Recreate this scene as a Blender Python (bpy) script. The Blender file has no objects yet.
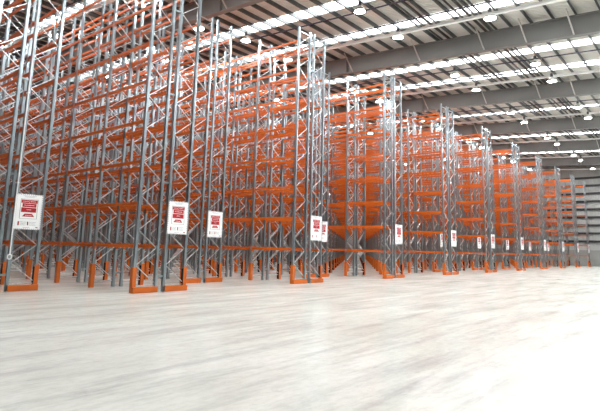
import bpy, math, random
from mathutils import Matrix, Vector

# ------------------------------------------------------------------ camera
# World axes: +X runs across the rack rows (depth of a frame), +Y runs along the rows, +Z up.
F_PX, PITCH, ROLL, YAW, EYE = 504.318, 0.1611, 0.02623, 0.69812, 1.55
AXIS_Y = 165.616      # image row of the optical axis: the photograph is cropped, so the lens is shifted
sc = bpy.context.scene
col = sc.collection
fw = Vector((math.cos(YAW), math.sin(YAW), 0)); rt = Vector((math.sin(YAW), -math.cos(YAW), 0)); zz = Vector((0, 0, 1))
fwd = fw*math.cos(PITCH) + zz*math.sin(PITCH)
up0 = -fw*math.sin(PITCH) + zz*math.cos(PITCH)
cr = rt*math.cos(ROLL) + up0*math.sin(ROLL)
cu = up0*math.cos(ROLL) - rt*math.sin(ROLL)
cam_d = bpy.data.cameras.new('camera'); cam = bpy.data.objects.new('camera', cam_d); col.objects.link(cam)
M = Matrix((cr, cu, -fwd)).transposed().to_4x4(); M.translation = (0, 0, EYE)
cam.matrix_world = M
cam_d.sensor_width = 36.0; cam_d.lens = F_PX/600*36; cam_d.shift_y = (AXIS_Y - 205.5)/600; cam_d.clip_end = 500; cam_d.clip_start = 0.05
sc.camera = cam

# ------------------------------------------------------------------ world, light, exposure
w = bpy.data.worlds.new('world'); sc.world = w; w.use_nodes = True
bg = w.node_tree.nodes['Background']; bg.inputs[0].default_value = (0.93, 0.97, 1.0, 1); bg.inputs[1].default_value = 0.6
SKYLIGHT_STRENGTH = 2.4
vs = sc.view_settings
vs.view_transform = 'Standard'; vs.look = 'None'; vs.gamma = 1.0; vs.use_curve_mapping = False
vs.exposure = 1.4
sc.cycles.max_bounces = 7; sc.cycles.diffuse_bounces = 5; sc.cycles.glossy_bounces = 3

# ------------------------------------------------------------------ projection, used only to decide which pieces are
# big enough in the photograph to be objects of their own
def project(x, y, z):
    d = Vector((x, y, z - EYE)); dep = d.dot(fwd)
    if dep < 0.5: return None
    return 300 + F_PX*d.dot(cr)/dep, AXIS_Y - F_PX*d.dot(cu)/dep
def span(p, q):
    a = project(*p); b = project(*q)
    if a is None or b is None: return 0
    x0, x1 = sorted((a[0], b[0])); y0, y1 = sorted((a[1], b[1]))
    if x1 < -6 or x0 > 606 or y1 < -6 or y0 > 417: return 0
    return max(x1 - x0, y1 - y0)

# ------------------------------------------------------------------ materials
MATS = {}
def mat(name, color, rough=0.5, metal=0.0, noise=None, bump=None, emit=None, spec=0.5):
    """noise = (scale xyz, detail, dark multiplier, light multiplier); bump = (scale xyz, strength)"""
    m = bpy.data.materials.new(name); m.use_nodes = True; nt = m.node_tree; N = nt.nodes; L = nt.links
    b = N['Principled BSDF']; b.inputs['Base Color'].default_value = (*color, 1)
    b.inputs['Roughness'].default_value = rough; b.inputs['Metallic'].default_value = metal
    b.inputs['Specular IOR Level'].default_value = spec
    tc = N.new('ShaderNodeTexCoord')
    if noise:
        mp = N.new('ShaderNodeMapping'); mp.inputs['Scale'].default_value = noise[0]
        nz = N.new('ShaderNodeTexNoise'); nz.inputs['Scale'].default_value = 1; nz.inputs['Detail'].default_value = noise[1]
        rp = N.new('ShaderNodeValToRGB')
        rp.color_ramp.elements[0].position = 0.3; rp.color_ramp.elements[1].position = 0.7
        rp.color_ramp.elements[0].color = (*[c*noise[2] for c in color], 1)
        rp.color_ramp.elements[1].color = (*[min(1, c*noise[3]) for c in color], 1)
        L.new(tc.outputs['Object'], mp.inputs[0]); L.new(mp.outputs[0], nz.inputs['Vector'])
        L.new(nz.outputs['Fac'], rp.inputs[0]); L.new(rp.outputs[0], b.inputs['Base Color'])
    if bump:
        mp = N.new('ShaderNodeMapping'); mp.inputs['Scale'].default_value = bump[0]
        nz = N.new('ShaderNodeTexNoise'); nz.inputs['Scale'].default_value = 1; nz.inputs['Detail'].default_value = 3
        bp = N.new('ShaderNodeBump'); bp.inputs['Strength'].default_value = bump[1]
        L.new(tc.outputs['Object'], mp.inputs[0]); L.new(mp.outputs[0], nz.inputs['Vector'])
        L.new(nz.outputs['Fac'], bp.inputs['Height']); L.new(bp.outputs[0], b.inputs['Normal'])
    if emit:
        b.inputs['Emission Color'].default_value = (*emit[0], 1); b.inputs['Emission Strength'].default_value = emit[1]
    MATS[name] = m
    return m
mat('galvanised', (0.34, 0.395, 0.42), 0.30, 0.9, noise=((3, 3, 0.5), 2, 0.92, 1.06))
mat('brace_zinc', (0.62, 0.64, 0.65), 0.32, 0.85, noise=((9, 9, 3), 2, 0.88, 1.1))
mat('orange_steel', (0.56, 0.108, 0.005), 0.45, 0.0, noise=((1.5, 1.5, 1.5), 3, 0.9, 1.08))
mat('guard_orange', (0.56, 0.115, 0.006), 0.42, 0.0, noise=((3, 3, 3), 3, 0.85, 1.06))
mat('black_plate', (0.012, 0.013, 0.014), 0.6)
mat('sign_white', (0.86, 0.86, 0.85), 0.45)
mat('sign_red', (0.42, 0.008, 0.016), 0.4)
mat('sign_grey', (0.35, 0.36, 0.37), 0.5)
mat('rafter_paint', (0.20, 0.197, 0.19), 0.38, 0.0, noise=((0.4, 0.4, 0.8), 3, 0.9, 1.08))
mat('purlin_zinc', (0.12, 0.13, 0.13), 0.3, 0.8, noise=((2, 0.4, 2), 3, 0.8, 1.15))
mat('roof_sheet', (0.74, 0.71, 0.67), 0.5, 0.0, noise=((0.8, 0.15, 1), 3, 0.92, 1.06))
mat('skylight', (0.9, 0.92, 0.92), 0.5, 0.0, emit=((0.97, 0.99, 1.0), SKYLIGHT_STRENGTH))
mat('dark_pipe', (0.07, 0.055, 0.05), 0.45, 0.3)
mat('rod_dark', (0.035, 0.03, 0.05), 0.5)
mat('tray_white', (0.9, 0.9, 0.9), 0.4)
mat('wall_sheet', (0.38, 0.385, 0.375), 0.5, 0.0, noise=((0.3, 0.3, 0.3), 2, 0.93, 1.05))
mat('girt_shade', (0.03, 0.03, 0.03), 0.5, 0.2)  # near-black colour paints in the shade under each girt
mat('concrete_panel', (0.27, 0.27, 0.255), 0.85, 0.0, noise=((0.6, 0.6, 0.8), 4, 0.85, 1.12))
mat('lamp_shell', (0.86, 0.85, 0.82), 0.35)
mat('lamp_gear', (0.10, 0.10, 0.11), 0.5)
mat('lamp_glow', (1, 1, 1), 0.5, emit=((0.96, 0.985, 1.0), 175.0))
mat('unseen_wall_dark', (0.07, 0.072, 0.075), 0.6)  # for the added walls; dark to keep light off the lower rack fronts
mat('strut_zinc', (0.55, 0.54, 0.52), 0.4, 0.5)
mat('conduit_white', (0.85, 0.86, 0.86), 0.35)

def floor_material():
    m = bpy.data.materials.new('floor_concrete'); m.use_nodes = True; nt = m.node_tree; N = nt.nodes; L = nt.links
    b = N['Principled BSDF']; b.inputs['Specular IOR Level'].default_value = 0.32
    tc = N.new('ShaderNodeTexCoord')
    def noise(scale, detail, rot=0.0, rough=0.55):
        mp = N.new('ShaderNodeMapping'); mp.inputs['Scale'].default_value = scale; mp.inputs['Rotation'].default_value = (0, 0, rot)
        nz = N.new('ShaderNodeTexNoise'); nz.inputs['Scale'].default_value = 1; nz.inputs['Detail'].default_value = detail
        nz.inputs['Roughness'].default_value = rough
        L.new(tc.outputs['Object'], mp.inputs[0]); L.new(mp.outputs[0], nz.inputs['Vector']); return nz
    def ramp(src, p0, c0, p1, c1):
        r = N.new('ShaderNodeValToRGB'); r.color_ramp.elements[0].position = p0; r.color_ramp.elements[1].position = p1
        r.color_ramp.elements[0].color = (*c0, 1); r.color_ramp.elements[1].color = (*c1, 1)
        L.new(src.outputs['Fac'], r.inputs[0]); return r
    def mul(a, c):
        x = N.new('ShaderNodeMix'); x.data_type = 'RGBA'; x.blend_type = 'MULTIPLY'; x.inputs[0].default_value = 1
        L.new(a.outputs[0], x.inputs[6]); L.new(c.outputs[0], x.inputs[7])
        class O: pass
        o = O(); o.outputs = [x.outputs[2]]; return o
    a = ramp(noise((0.3, 0.6, 1), 6, 0.1), 0.25, (0.525, 0.525, 0.475), 0.70, (0.65, 0.66, 0.62))      # trowel clouds
    s = ramp(noise((0.3, 2.2, 1), 9, 0.05, 0.65), 0.30, (0.70, 0.70, 0.705), 0.52, (1, 1, 1))          # drag streaks
    d = ramp(noise((2.2, 2.6, 1), 8, 0.2, 0.7), 0.20, (0.70, 0.69, 0.68), 0.40, (1, 1, 1))             # scuffs
    g = ramp(noise((5, 9, 1), 6, 0.1, 0.75), 0.30, (0.86, 0.855, 0.85), 0.58, (1, 1, 1))               # fine grain
    c = mul(mul(mul(a, s), d), g)
    L.new(c.outputs[0], b.inputs['Base Color'])
    r = N.new('ShaderNodeMapRange'); r.inputs[3].default_value = 0.10; r.inputs[4].default_value = 0.30
    L.new(noise((0.5, 1.2, 1), 5, 0.4).outputs['Fac'], r.inputs[0]); L.new(r.outputs[0], b.inputs['Roughness'])
    MATS['floor_concrete'] = m
floor_material()

# ------------------------------------------------------------------ mesh helpers
class MB:
    def __init__(s): s.v = []; s.f = []
    def box(s, x0, x1, y0, y1, z0, z1):
        n = len(s.v)
        s.v += [(x0,y0,z0),(x1,y0,z0),(x1,y1,z0),(x0,y1,z0),(x0,y0,z1),(x1,y0,z1),(x1,y1,z1),(x0,y1,z1)]
        s.f += [tuple(n+i for i in q) for q in ((3,2,1,0),(4,5,6,7),(0,1,5,4),(1,2,6,5),(2,3,7,6),(3,0,4,7))]
        return s
    def bar(s, p, q, wx, wy):
        """rectangular bar from p to q"""
        p, q = Vector(p), Vector(q); d = (q-p).normalized()
        a = Vector((0,0,1)) if abs(d.z) < 0.9 else Vector((1,0,0))
        e1 = d.cross(a).normalized(); e2 = d.cross(e1).normalized()
        n = len(s.v)
        for c in (p, q):
            for i, j in ((-1,-1),(1,-1),(1,1),(-1,1)): s.v.append(tuple(c + e1*i*wx/2 + e2*j*wy/2))
        s.f += [tuple(n+i for i in t) for t in ((0,1,2,3),(7,6,5,4),(0,4,5,1),(1,5,6,2),(2,6,7,3),(3,7,4,0))]
        return s
    def tube(s, p, q, r, k=8):
        p, q = Vector(p), Vector(q); d = (q-p).normalized()
        a = Vector((0,0,1)) if abs(d.z) < 0.9 else Vector((1,0,0))
        e1 = d.cross(a).normalized(); e2 = d.cross(e1); n = len(s.v)
        for c in (p, q):
            for i in range(k):
                t = 2*math.pi*i/k; s.v.append(tuple(c + (e1*math.cos(t)+e2*math.sin(t))*r))
        for i in range(k):
            j = (i+1) % k; s.f.append((n+i, n+j, n+k+j, n+k+i))
        s.f.append(tuple(n+i for i in reversed(range(k)))); s.f.append(tuple(n+k+i for i in range(k)))
        return s
    def extrude(s, prof, frm, to):
        """prof: closed list of 2D points; frm/to: functions (a,b)->xyz of the two ends"""
        n = len(s.v); k = len(prof)
        s.v += [frm(*p) for p in prof] + [to(*p) for p in prof]
        for i in range(k):
            j = (i+1) % k; s.f.append((n+i, n+j, n+k+j, n+k+i))
        s.f.append(tuple(n+i for i in reversed(range(k)))); s.f.append(tuple(n+k+i for i in range(k)))
        return s
    def lathe(s, prof, k=16):
        n = len(s.v)
        for r, z in prof:
            for i in range(k):
                t = 2*math.pi*i/k; s.v.append((r*math.cos(t), r*math.sin(t), z))
        for a in range(len(prof)-1):
            for i in range(k):
                j = (i+1) % k; s.f.append((n+a*k+i, n+a*k+j, n+(a+1)*k+j, n+(a+1)*k+i))
        return s
    def add(s, me, off):
        n = len(s.v); ox, oy, oz = off
        s.v += [(x+ox, y+oy, z+oz) for x, y, z in me[0]]; s.f += [tuple(n+i for i in f) for f in me[1]]
    def mesh(s, name, m, smooth=False):
        me = bpy.data.meshes.new(name); me.from_pydata(s.v, [], s.f); me.materials.append(MATS[m]); me.update()
        if smooth:
            for p in me.polygons: p.use_smooth = True
        return me
def obj(name, me, parent=None, loc=(0,0,0), rz=0.0, **props):
    o = bpy.data.objects.new(name, me); col.objects.link(o); o.location = loc
    if rz: o.rotation_euler = (0, 0, rz)
    if parent: o.parent = parent
    for k, v in props.items(): o[k] = v
    return o
def empty(name, loc, **props): return obj(name, None, None, loc, **props)

# ------------------------------------------------------------------ the building
X0, X1, Y0, Y1 = -8.0, 83.4, -12.0, 75.0
SLOPE = 0.0648
def zb(y): return 12.32 + SLOPE*y        # underside of the rafters
RAF_D = 1.105
RAFTERS = [4.658 + 11.5476*k for k in range(0, 7)]

obj('floor', MB().box(X0-0.3, X1+0.3, Y0-0.3, Y1+0.3, -0.2, 0).mesh('floor', 'floor_concrete'), kind='structure',
    label='pale streaked polished concrete floor')

ceiling = empty('ceiling', (0, 0, 0), kind='structure', label='steel framed warehouse roof with skylight strips')
# rafters: deep welded I beams along Y, following the roof slope
for rx in RAFTERS:
    b = MB(); fl, t, wb = 0.17, 0.03, 0.012
    prof = [(-fl,0),(fl,0),(fl,t),(wb,t),(wb,RAF_D-t),(fl,RAF_D-t),(fl,RAF_D),(-fl,RAF_D),(-fl,RAF_D-t),(-wb,RAF_D-t),(-wb,t),(-fl,t)]
    b.extrude(prof, lambda x, z: (x, Y0, z+zb(Y0)), lambda x, z: (x, Y1, z+zb(Y1)))
    r = obj('roof_rafter', b.mesh('roof_rafter', 'rafter_paint'), ceiling, (rx, 0, 0))
    for y in (0.6, 5.05, 7.35, 9.65, 13.65, 18.65, 23.2, 27.7, 32.2, 37, 42, 47, 53, 59):
        f = MB().bar((-0.15, 0, 0.04), (-1.0, 0.15, RAF_D+0.05), 0.07, 0.05).mesh('fly_brace', 'strut_zinc')
        obj('fly_brace', f, r, (0, y, zb(y)))
    for y in (19.2, 38, 57):
        p = MB().box(-0.18, 0.18, -0.02, 0.02, 0.0, RAF_D).mesh('splice_plate', 'rafter_paint')
        obj('splice_plate', p, r, (0, y, zb(y)))
# purlins: Z sections along X on top of the rafters
pz, pd = RAF_D, 0.28
zprof = [(-0.09,0),(0.006,0),(0.006,pd-0.006),(0.09,pd-0.006),(0.09,pd),(-0.006,pd),(-0.006,0.012),(-0.09,0.012)]
pm = MB().extrude(zprof, lambda y, z: (X0, y, z), lambda y, z: (X1, y, z)).mesh('purlin', 'purlin_zinc')
PURLINS = [6.03 + 1.085*i for i in range(-16, 80) if Y0 < 6.03 + 1.085*i < Y1]
for y in PURLINS:
    obj('purlin', pm, ceiling, (0, y, zb(y)+pz))
# roof sheets and skylight strips, both ribbed and running down the slope
def sheet(name, x0, x1, m):
    b = MB(); pts = []; x = x0; rib = 0.2
    n = max(1, round((x1-x0)/rib)); step = (x1-x0)/n
    for i in range(n):
        a = x0+i*step; pts += [(a, 0), (a+step*0.62, 0), (a+step*0.72, 0.04), (a+step*0.90, 0.04)]
    pts.append((x1, 0))
    k = len(pts); z0 = pz+pd
    for off in (0, 0.02):
        b.v += [(px, Y0, zb(Y0)+z0+h+off) for px, h in pts] + [(px, Y1, zb(Y1)+z0+h+off) for px, h in pts]
    for i in range(k-1):
        b.f.append((i, k+i, k+i+1, i+1)); b.f.append((2*k+i, 2*k+i+1, 3*k+i+1, 3*k+i))
    return obj(name, b.mesh(name, m), ceiling)
SKW = 0.95
x = X0; c = 25.15 - 3.965*11
strips = sorted(4.658 + 11.5476*k + d for k in range(-3, 8) for d in (4.75, 8.75))
strips = [s for s in strips if s-SKW/2 > X0+0.3 and s+SKW/2 < X1-0.3]
for s in strips:
    sheet('roof_sheet', x, s-SKW/2, 'roof_sheet')
    sheet('skylight_sheet', s-SKW/2, s+SKW/2, 'skylight')
    x = s+SKW/2
sheet('roof_sheet', x, X1, 'roof_sheet')
# bridging rods between the purlins
for k, rx in enumerate(RAFTERS):
    for d in (5.45, 7.7):
        b = MB().tube((0, Y0, zb(Y0)+pz-0.06), (0, Y1, zb(Y1)+pz-0.06), 0.042, 6)
        obj('bridging_rod', b.mesh('bridging_rod', 'rod_dark'), ceiling, (rx+d, 0, 0))

# far wall beside the last rack: concrete dado, ribbed sheet, girts
wr = empty('wall_right', (X1, 0, 0), kind='structure', label='grey ribbed sheet wall on a concrete base with horizontal girts')
def wall_sheet(parent, along_y, a0, a1, z0, z1f, m='wall_sheet'):
    b = MB(); n = int((a1-a0)/0.3); pts = []
    for i in range(n):
        a = a0 + i*0.3; pts += [(a, 0), (a+0.2, 0), (a+0.23, 0.03), (a+0.27, 0.03)]
    pts.append((a1, 0)); k = len(pts)
    P = (lambda a, d, z: (d, a, z)) if along_y else (lambda a, d, z: (a, d, z))
    b.v += [P(a, d, z0) for a, d in pts] + [P(a, d, z1f(a)) for a, d in pts]
    for i in range(k-1): b.f.append((i, i+1, k+i+1, k+i) if not along_y else (i, k+i, k+i+1, i+1))
    obj('wall_sheet', b.mesh('wall_sheet', m), parent)
DADO = 2.25
wall_sheet(wr, True, Y0, Y1, DADO, lambda y: zb(y)+pz+pd)
yy = Y0
while yy < Y1-0.1:
    y2 = min(yy+6.0, Y1)
    obj('concrete_panel', MB().box(-0.12, 0.15, yy+0.012, y2-0.012, 0, DADO).mesh('concrete_panel', 'concrete_panel'), wr)
    yy = y2
gprof = [(-0.22,0),(0,0),(0,0.3),(-0.012,0.3),(-0.012,0.012),(-0.208,0.012),(-0.208,0.3),(-0.22,0.3)]  # lips drawn tall so the dark band takes in the shade
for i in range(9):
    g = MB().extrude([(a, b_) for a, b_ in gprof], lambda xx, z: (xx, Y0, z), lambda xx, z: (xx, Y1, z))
    obj('girt', g.mesh('girt', 'girt_shade'), wr, (0, 0, 3.35+1.155*i))
wl = empty('wall_left', (0, Y1, 0), kind='structure', label='grey ribbed sheet end wall behind the racks')
wall_sheet(wl, False, X0, X1, DADO, lambda xx: zb(Y1)+pz+pd)
xx = X0
while xx < X1-0.1:
    x2 = min(xx+5.95, X1)
    obj('concrete_panel', MB().box(xx+0.012, x2-0.012, -0.12, 0.15, 0, DADO).mesh('concrete_panel', 'concrete_panel'), wl)
    xx = x2
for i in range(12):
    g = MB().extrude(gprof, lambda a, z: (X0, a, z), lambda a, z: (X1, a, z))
    obj('girt', g.mesh('girt', 'girt_shade'), wl, (0, 0, 3.35+1.155*i))

for nm, along_y in (('wall_front_added', False), ('wall_back_added', True)):  # unseen walls, added and made dark to cut light on lower uprights
    wb_ = empty(nm, (X0, 0, 0) if along_y else (0, Y0, 0), kind='structure', label='added unseen dark wall behind the open floor, cutting light on the racks')
    a0, a1 = (Y0, Y1) if along_y else (X0, X1)
    wall_sheet(wb_, along_y, a0, a1, DADO, (lambda a: zb(a)+pz+pd) if along_y else (lambda a: zb(Y0)+pz+pd), 'unseen_wall_dark')
    a = a0
    while a < a1-0.1:
        a2 = min(a+6.0, a1)
        b = MB().box(-0.15, 0.12, a+0.012, a2-0.012, 0, DADO) if along_y else MB().box(a+0.012, a2-0.012, -0.15, 0.12, 0, DADO)
        obj('concrete_panel', b.mesh('concrete_panel', 'unseen_wall_dark'), wb_); a = a2

# ------------------------------------------------------------------ pallet racks
U0, V0, PITCH_V, BAY = 14.378, 9.1317, 3.8492, 2.5442
FD, GAP, HGT = 0.808, 0.3146, 11.7
VI = [0, FD, FD+GAP, 2*FD+GAP]                     # the four upright lines of a double rack
LEVELS = [1.46 + 1.365*i for i in range(8)]
W, D, T = 0.105, 0.09, 0.006                        # upright: width along Y, depth along X, steel
def upright_mesh(s):
    # channel whose closed face looks to the outside (s=-1: towards -X, s=+1: towards +X)
    p = [(0,-W/2),(0,W/2),(D,W/2),(D,W/2-0.03),(D-T,W/2-0.03),(D-T,W/2-T),(T,W/2-T),(T,-W/2+T),(D-T,-W/2+T),(D-T,-W/2+0.03),(D,-W/2+0.03),(D,-W/2)]
    p = [(a-D/2, b) for a, b in p]
    if s > 0: p = [(-a, b) for a, b in reversed(p)]
    b = MB().extrude(p, lambda a, c: (a, c, 0.008), lambda a, c: (a, c, HGT))
    b.box(-0.08, 0.08, -0.08, 0.08, 0, 0.008)
    return b
UP = {-1: upright_mesh(-1), 1: upright_mesh(1)}
BH, BW = 0.097, 0.05
bb = MB(); bl = BAY - W
bb.box(-BW/2, BW/2, 0, bl, -BH/2, BH/2); bb.box(-BW/2-0.004, BW/2+0.004, -0.002, 0.035, -0.13, 0.09); bb.box(-BW/2-0.004, BW/2+0.004, bl-0.035, bl+0.002, -0.13, 0.09)
BEAM = bb
NZ, ZS = 20, 0.30
DZ = (HGT-0.25-ZS)/NZ
BR = {}
for s in (0, 1):
    a, c = (D/2, FD-D/2) if s == 0 else (FD-D/2, D/2)
    BR[s] = MB().bar((a-0.0, 0, 0), (c, 0, DZ), 0.030, 0.024)
HB = MB().box(D/2, FD-D/2, -0.02, 0.02, -0.018, 0.018)
SP = MB().box(D/2, GAP-D/2, -0.025, 0.025, -0.03, 0.03)
def guard(s):
    g = MB(); t = 0.012; w2 = W/2+0.022; h = 0.80; d0, d1 = -D/2-0.03, D/2+0.012
    g.box(d0, d0+t, -w2, w2, 0.009, h); g.box(d0+t, d1, -w2, -w2+t, 0.009, h); g.box(d0+t, d1, w2-t, w2, 0.009, h)
    if s > 0:
        g.v = [(-x, y, z) for x, y, z in g.v]; g.f = [tuple(reversed(f)) for f in g.f]
    return g
GU = {-1: guard(-1), 1: guard(1)}
def inner_plate(s):  # thin black plate on the inner side of the upright
    g = MB().box(D/2+0.002, D/2+0.014, -W/2+0.0, W/2-0.0, 0.02, 0.74)
    if s > 0:
        g.v = [(-x, y, z) for x, y, z in g.v]; g.f = [tuple(reversed(f)) for f in g.f]
    return g
PLATEM = {-1: inner_plate(-1), 1: inner_plate(1)}
def endguard(s):
    g = MB(); x0, x1 = -D/2-0.03, FD+D/2-0.03
    g.box(x0, x1, -0.15, -0.138, 0.012, 0.19); g.box(x0, x1, -0.138, -0.07, 0.178, 0.19); g.box(x0, x0+0.012, -0.138, -0.06, 0.012, 0.178)
    if s > 0:
        g.v = [(-x, y, z) for x, y, z in g.v]; g.f = [tuple(reversed(f)) for f in g.f]
    return g
EG = {-1: endguard(-1), 1: endguard(1)}
ME = {}
def shared(key, mb, name, m):
    if key not in ME: ME[key] = mb.mesh(name, m)
    return ME[key]

ORD = ['', 'first', 'second', 'third', 'fourth', 'fifth', 'sixth', 'seventh', 'eighth', 'ninth', 'tenth', 'eleventh', 'twelfth', 'thirteenth',
       'fourteenth', 'fifteenth', 'sixteenth', 'seventeenth', 'eighteenth', 'nineteenth', 'twentieth']
ROWS = list(range(-1, 19))
ROW_END = 67.0
CAP, MIN_PX = 300, 10
def row_x(k): return V0 + PITCH_V*k
def build_row(k):
    single = (k == 18)
    v0 = row_x(k); u0 = U0 + (BAY if k % 2 else 0)
    nfr = 1
    while u0 + nfr*BAY < ROW_END: nfr += 1
    if k == -1: nfr = 7                            # the rest of this row lies outside the picture
    if k == 0: nfr = 14
    lines = VI[:2] if single else VI
    n = 19 - k
    row = empty('pallet_rack', (v0, u0, 0), category='rack', group='tall pallet rack rows')
    if single: row['label'] = 'single deep orange and grey pallet rack row standing against the ribbed grey wall'
    else: row['label'] = '%s tall orange and grey pallet rack row out from the ribbed grey wall' % ORD[n]
    todo = {}                                     # name -> list of (span, MB, shared key, material, local offset)
    def put(name, key, mb, m, off, p, q):
        a = (v0+p[0], u0+p[1], p[2]); b = (v0+q[0], u0+q[1], q[2])
        todo.setdefault(name, []).append((span(a, b), key, mb, m, off))
    for j in range(nfr):
        y = j*BAY
        for i, xx in enumerate(lines):
            s = -1 if i % 2 == 0 else 1
            put('upright', ('u', s), UP[s], 'galvanised', (xx, y, 0), (xx, y, 0), (xx, y, HGT))
            if i in (0, 3) or (single and i == 1):
                put('column_guard', ('g', s), GU[s], 'guard_orange', (xx, y, 0), (xx, y, 0), (xx, y, 0.8))
                put('guard_inner_plate', ('p', s), PLATEM[s], 'black_plate', (xx, y, 0), (xx, y, 0), (xx, y, 0.8))
            if j < nfr-1:
                bx = xx + s*(D/2 - BW/2 - 0.01)*1.0
                for z in LEVELS:
                    put('beam', ('b',), BEAM, 'orange_steel', (bx, y+W/2, z), (bx, y, z), (bx, y+BAY, z))
        for f in range(len(lines)//2):
            x0 = lines[2*f]
            for q in range(NZ):
                s = (q+1) % 2; z = ZS + q*DZ
                put('brace', ('d', s), BR[s], 'brace_zinc', (x0, y, z), (x0, y, z), (x0+FD, y, z+DZ))
            for z in (0.22, HGT-0.2):
                put('cross_tie', ('h',), HB, 'brace_zinc', (x0, y, z), (x0, y, z), (x0+FD, y, z))
            if j == 0:
                s = -1 if f == 0 else 1
                ox = lines[0] if f == 0 else lines[3]
                put('end_guard', ('e', s), EG[s], 'guard_orange', (ox, y, 0), (x0, y, 0), (x0+FD, y, 0.2))
        if not single:
            for z in (0.5, 3.6, 6.7, 9.8):
                put('row_spacer', ('s',), SP, 'galvanised', (VI[1], y, z), (VI[1], y, z), (VI[2], y, z))
    for name, items in todo.items():
        items.sort(key=lambda t: -t[0])
        rest = MB(); rm = None
        for c_, (sp, key, mb, m, off) in enumerate(items):
            lim = 6 if name in ('row_spacer', 'guard_inner_plate', 'cross_tie', 'end_guard') else MIN_PX
            if c_ < CAP and sp >= lim:
                obj(name, shared(key, mb, name, m), row, off)
            else:
                rest.add((mb.v, mb.f), off); rm = m
        if rest.v: obj(name, rest.mesh(name, rm), row, kind='stuff')
    return row

# safety notice boards on the row ends: A0 portrait boards with red panels
SGW, SGH = 0.81, 1.11
def sign_parts():
    P = []
    P.append(('board', MB().box(-SGW/2, SGW/2, 0, 0.02, 0, SGH), 'sign_white'))
    def pl(name, x0, x1, z0, z1, m, d=0.004, dep=0.0): P.append((name, MB().box(x0*SGW-SGW/2, x1*SGW-SGW/2, -d-dep, -dep, z0*SGH, z1*SGH), m))
    fr = MB()
    for x0, x1, z0, z1 in ((0.17,0.19,0.30,0.86),(0.81,0.83,0.30,0.86),(0.17,0.83,0.30,0.31),(0.17,0.83,0.85,0.86)):
        fr.box(x0*SGW-SGW/2, x1*SGW-SGW/2, -0.003, 0, z0*SGH, z1*SGH)
    P.append(('printed_frame', fr, 'sign_grey'))
    pl('red_panel', 0.20, 0.495, 0.745, 0.835, 'sign_red'); pl('red_panel', 0.505, 0.80, 0.745, 0.835, 'sign_red')
    pl('red_panel', 0.25, 0.77, 0.63, 0.735, 'sign_red'); pl('red_panel', 0.22, 0.78, 0.485, 0.615, 'sign_red')
    tr = MB().extrude([(-0.23,0),(0.23,0),(0.13,0.085),(-0.13,0.085)], lambda a, b: (a*SGW, -0.004, b*SGH+0.36*SGH), lambda a, b: (a*SGW, 0, b*SGH+0.36*SGH))
    P.append(('red_panel', tr, 'sign_red'))
    tx = MB()                                     # small white print on the red panels
    rnd = random.Random(4)
    for x0, x1, z in ((0.25,0.46,0.785),(0.54,0.75,0.785),(0.32,0.70,0.675),(0.42,0.58,0.55),(0.38,0.62,0.39)):
        a = x0
        while a < x1:
            l = rnd.uniform(0.02, 0.05); tx.box(a*SGW-SGW/2, min(a+l, x1)*SGW-SGW/2, -0.006, -0.004, z*SGH, (z+0.014)*SGH); a += l+0.012
        P.append(('printed_text', tx, 'sign_white')); tx = MB()
    sm = MB()
    for x0, x1, z in ((0.25,0.75,0.94),(0.32,0.68,0.91),(0.22,0.45,0.20),(0.22,0.42,0.16),(0.22,0.44,0.12),(0.56,0.82,0.20),(0.56,0.78,0.16),(0.56,0.80,0.12),(0.35,0.6,0.05)):
        a = x0
        while a < x1:
            l = rnd.uniform(0.02, 0.05); sm.box(a*SGW-SGW/2, min(a+l, x1)*SGW-SGW/2, -0.003, 0, z*SGH, (z+0.012)*SGH); a += l+0.015
    P.append(('small_print', sm, 'sign_grey'))
    pl('red_mark', 0.14, 0.19, 0.11, 0.22, 'sign_red', 0.003); pl('red_mark', 0.49, 0.53, 0.12, 0.22, 'sign_red', 0.003); pl('red_mark', 0.82, 0.90, 0.05, 0.075, 'sign_red', 0.003)
    tk = MB()
    for i in range(14):
        a = -SGW/2 + (i+0.5)*SGW/14
        tk.box(a-0.012, a+0.012, -0.003, 0, SGH-0.03, SGH-0.004); tk.box(a-0.012, a+0.012, -0.003, 0, 0.004, 0.03)
    for i in range(18):
        a = (i+0.5)*SGH/18
        tk.box(SGW/2-0.03, SGW/2-0.004, -0.003, 0, a-0.012, a+0.012); tk.box(-SGW/2+0.004, -SGW/2+0.03, -0.003, 0, a-0.012, a+0.012)
    P.append(('edge_print', tk, 'sign_grey'))
    return P
SIGN = [(n, mb.mesh(n, m)) for n, mb, m in sign_parts()]

for k in ROWS:
    build_row(k)
for k in ROWS:
    v0 = row_x(k); u0 = U0 + (BAY if k % 2 else 0)
    cx = v0 + (FD/2 if k == 18 else FD+GAP+FD/2)
    s = empty('notice_board', (cx-0.03, u0-W/2-0.025, 1.89), category='sign', group='notice boards on the rack ends')
    s['label'] = ('white notice board with red panels on the single rack row beside the ribbed wall' if k == 18 else
                  'white notice board with red panels on the %s rack row from the ribbed wall' % ORD[19-k])
    panels = []
    texts = 0
    for n, me in SIGN:
        if n == 'printed_text':
            obj(n, me, panels[texts]); texts += 1
        else:
            o = obj(n, me, s)
            if n in ('small_print', 'edge_print'): o['kind'] = 'stuff'
            if n == 'red_panel': panels.append(o)

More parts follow.
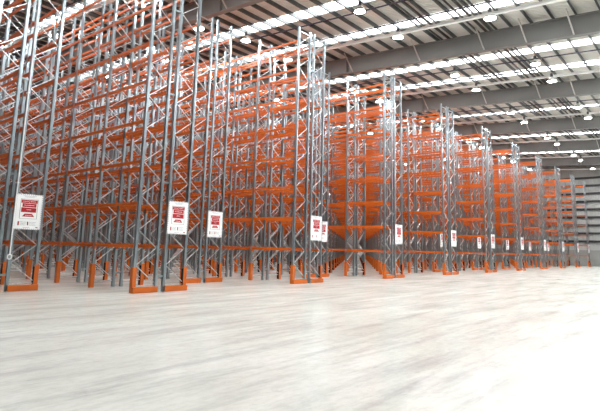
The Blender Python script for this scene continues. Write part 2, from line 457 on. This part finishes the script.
# white conduit clipped to the end frame of the outermost rack in the picture
k = -1; v0 = row_x(k); u0 = U0 + BAY
c = empty('conduit', (v0+1.04, u0-0.2, 0), category='conduit', label='thin white conduit with an eye fitting on the rack end behind the notice board')
obj('pipe', MB().tube((0.0, 0, 1.1), (0, 0, HGT-0.2), 0.022, 8).mesh('pipe', 'conduit_white'), c)
eye = MB()
for i in range(12):
    a, b_ = 2*math.pi*i/12, 2*math.pi*(i+1)/12
    eye.bar((0.06*math.cos(a), 0, 1.05+0.075*math.sin(a)), (0.06*math.cos(b_), 0, 1.05+0.075*math.sin(b_)), 0.035, 0.035)
obj('eye_fitting', eye.mesh('eye_fitting', 'conduit_white'), c)
for z in (3.3, 6.2, 9.0):
    xo = 0.0
    obj('clip', MB().box(xo-0.03, xo+0.03, -0.03, 0.12, z, z+0.04).mesh('clip', 'conduit_white'), c)

# ------------------------------------------------------------------ high bay lamps, cable trays, pipes
LAMP_Y = [-7.0, 0.5, 7.9, 12.95, 21.05, 29.1, 37.2]  # first two lines: unseen lamps added to brighten the open floor
shell = MB().lathe([(0.07,0.32),(0.09,0.30),(0.14,0.26),(0.21,0.18),(0.255,0.08),(0.27,0.0),(0.262,0.0),(0.245,0.08),(0.2,0.17),(0.13,0.245),(0.06,0.27)], 20).mesh('reflector', 'lamp_shell', True)
glow = MB().lathe([(0.002,-0.03),(0.12,-0.022),(0.22,-0.004),(0.262,0.012),(0.22,0.016),(0.002,0.016)], 20).mesh('lens', 'lamp_glow', True)
gear = MB().lathe([(0.002,0.55),(0.07,0.55),(0.085,0.53),(0.085,0.36),(0.075,0.32),(0.002,0.32)], 14).mesh('housing', 'lamp_gear', True)
lines_x = []
for r_i in range(7):
    for d in (3.52, 7.37): lines_x.append((4.658+11.5476*r_i+d, r_i))
spots = [(lx, ly, zb(ly)+0.0) for ly in LAMP_Y for (lx, r_i) in lines_x] + [(15.6, 20.25, zb(20.25)-0.9)]
for lx, ly, z in spots:
    if lx > 79.5: continue
    t = empty('high_bay_lamp', (lx, ly, z), category='lamp', group='high bay lamps under the roof')
    a = min(19, max(1, 18 - round((lx-12.02)/PITCH_V)))
    t['label'] = {-7.0: 'added unseen lamp far out over open floor in line with %s aisle from ribbed wall',
                  0.5: 'added unseen lamp over middle of open floor in line with %s aisle from ribbed wall',
                  7.9: 'high bay lamp over open floor in line with the %s aisle from ribbed wall',
                  12.95: 'high bay lamp just outside the rack ends at the %s aisle from ribbed wall',
                  21.05: 'high bay lamp over %s rack aisle from ribbed wall, first in from rack ends',
                  29.1: 'high bay lamp over %s rack aisle from ribbed wall, second in from rack ends',
                  37.2: 'high bay lamp over %s rack aisle from ribbed wall, third in from rack ends',
                  20.25: 'low hung high bay lamp beside a rafter over %s rack aisle from ribbed wall'}[ly] % ORD[a]
    rf = obj('reflector', shell, t); obj('lens', glow, rf); obj('housing', gear, t)
    obj('drop_rod', MB().tube((0,0,0.55), (0,0,zb(ly)-z+RAF_D-0.03), 0.014, 6).mesh('drop_rod', 'lamp_gear'), t)
for (lx, r_i) in lines_x:
    if lines_x.index((lx, r_i)) % 2 == 1 and lx < X1-1:
        b = MB()
        for (s0, s1) in (((-0.11, 0.0), (0.11, 0.012)), ((-0.11, 0.012), (-0.10, 0.12)), ((0.10, 0.012), (0.11, 0.12))):
            b.extrude([(s0[0], s0[1]), (s1[0], s0[1]), (s1[0], s1[1]), (s0[0], s1[1])],
                      lambda a, z: (a, Y0+1, z+zb(Y0+1)+0.56), lambda a, z: (a, Y1-1, z+zb(Y1-1)+0.56))
        o = obj('cable_tray', b.mesh('cable_tray', 'tray_white'), None, (lx+0.85, 0, 0), category='cable tray', group='cable trays under the roof')
        o['label'] = '%s white cable tray under the roof, counted from the ribbed grey wall' % ORD[7-r_i]
for y, r_ in ((8.95, 0.055), (9.55, 0.075), (9.95, 0.055), (11.8, 0.075), (12.2, 0.055)):
    obj('sprinkler_pipe', MB().tube((X0+0.5, 0, 0), (X1-0.6, 0, 0), r_, 8).mesh('sprinkler_pipe', 'dark_pipe'), ceiling, (0, y, zb(y)+RAF_D+r_+0.005))
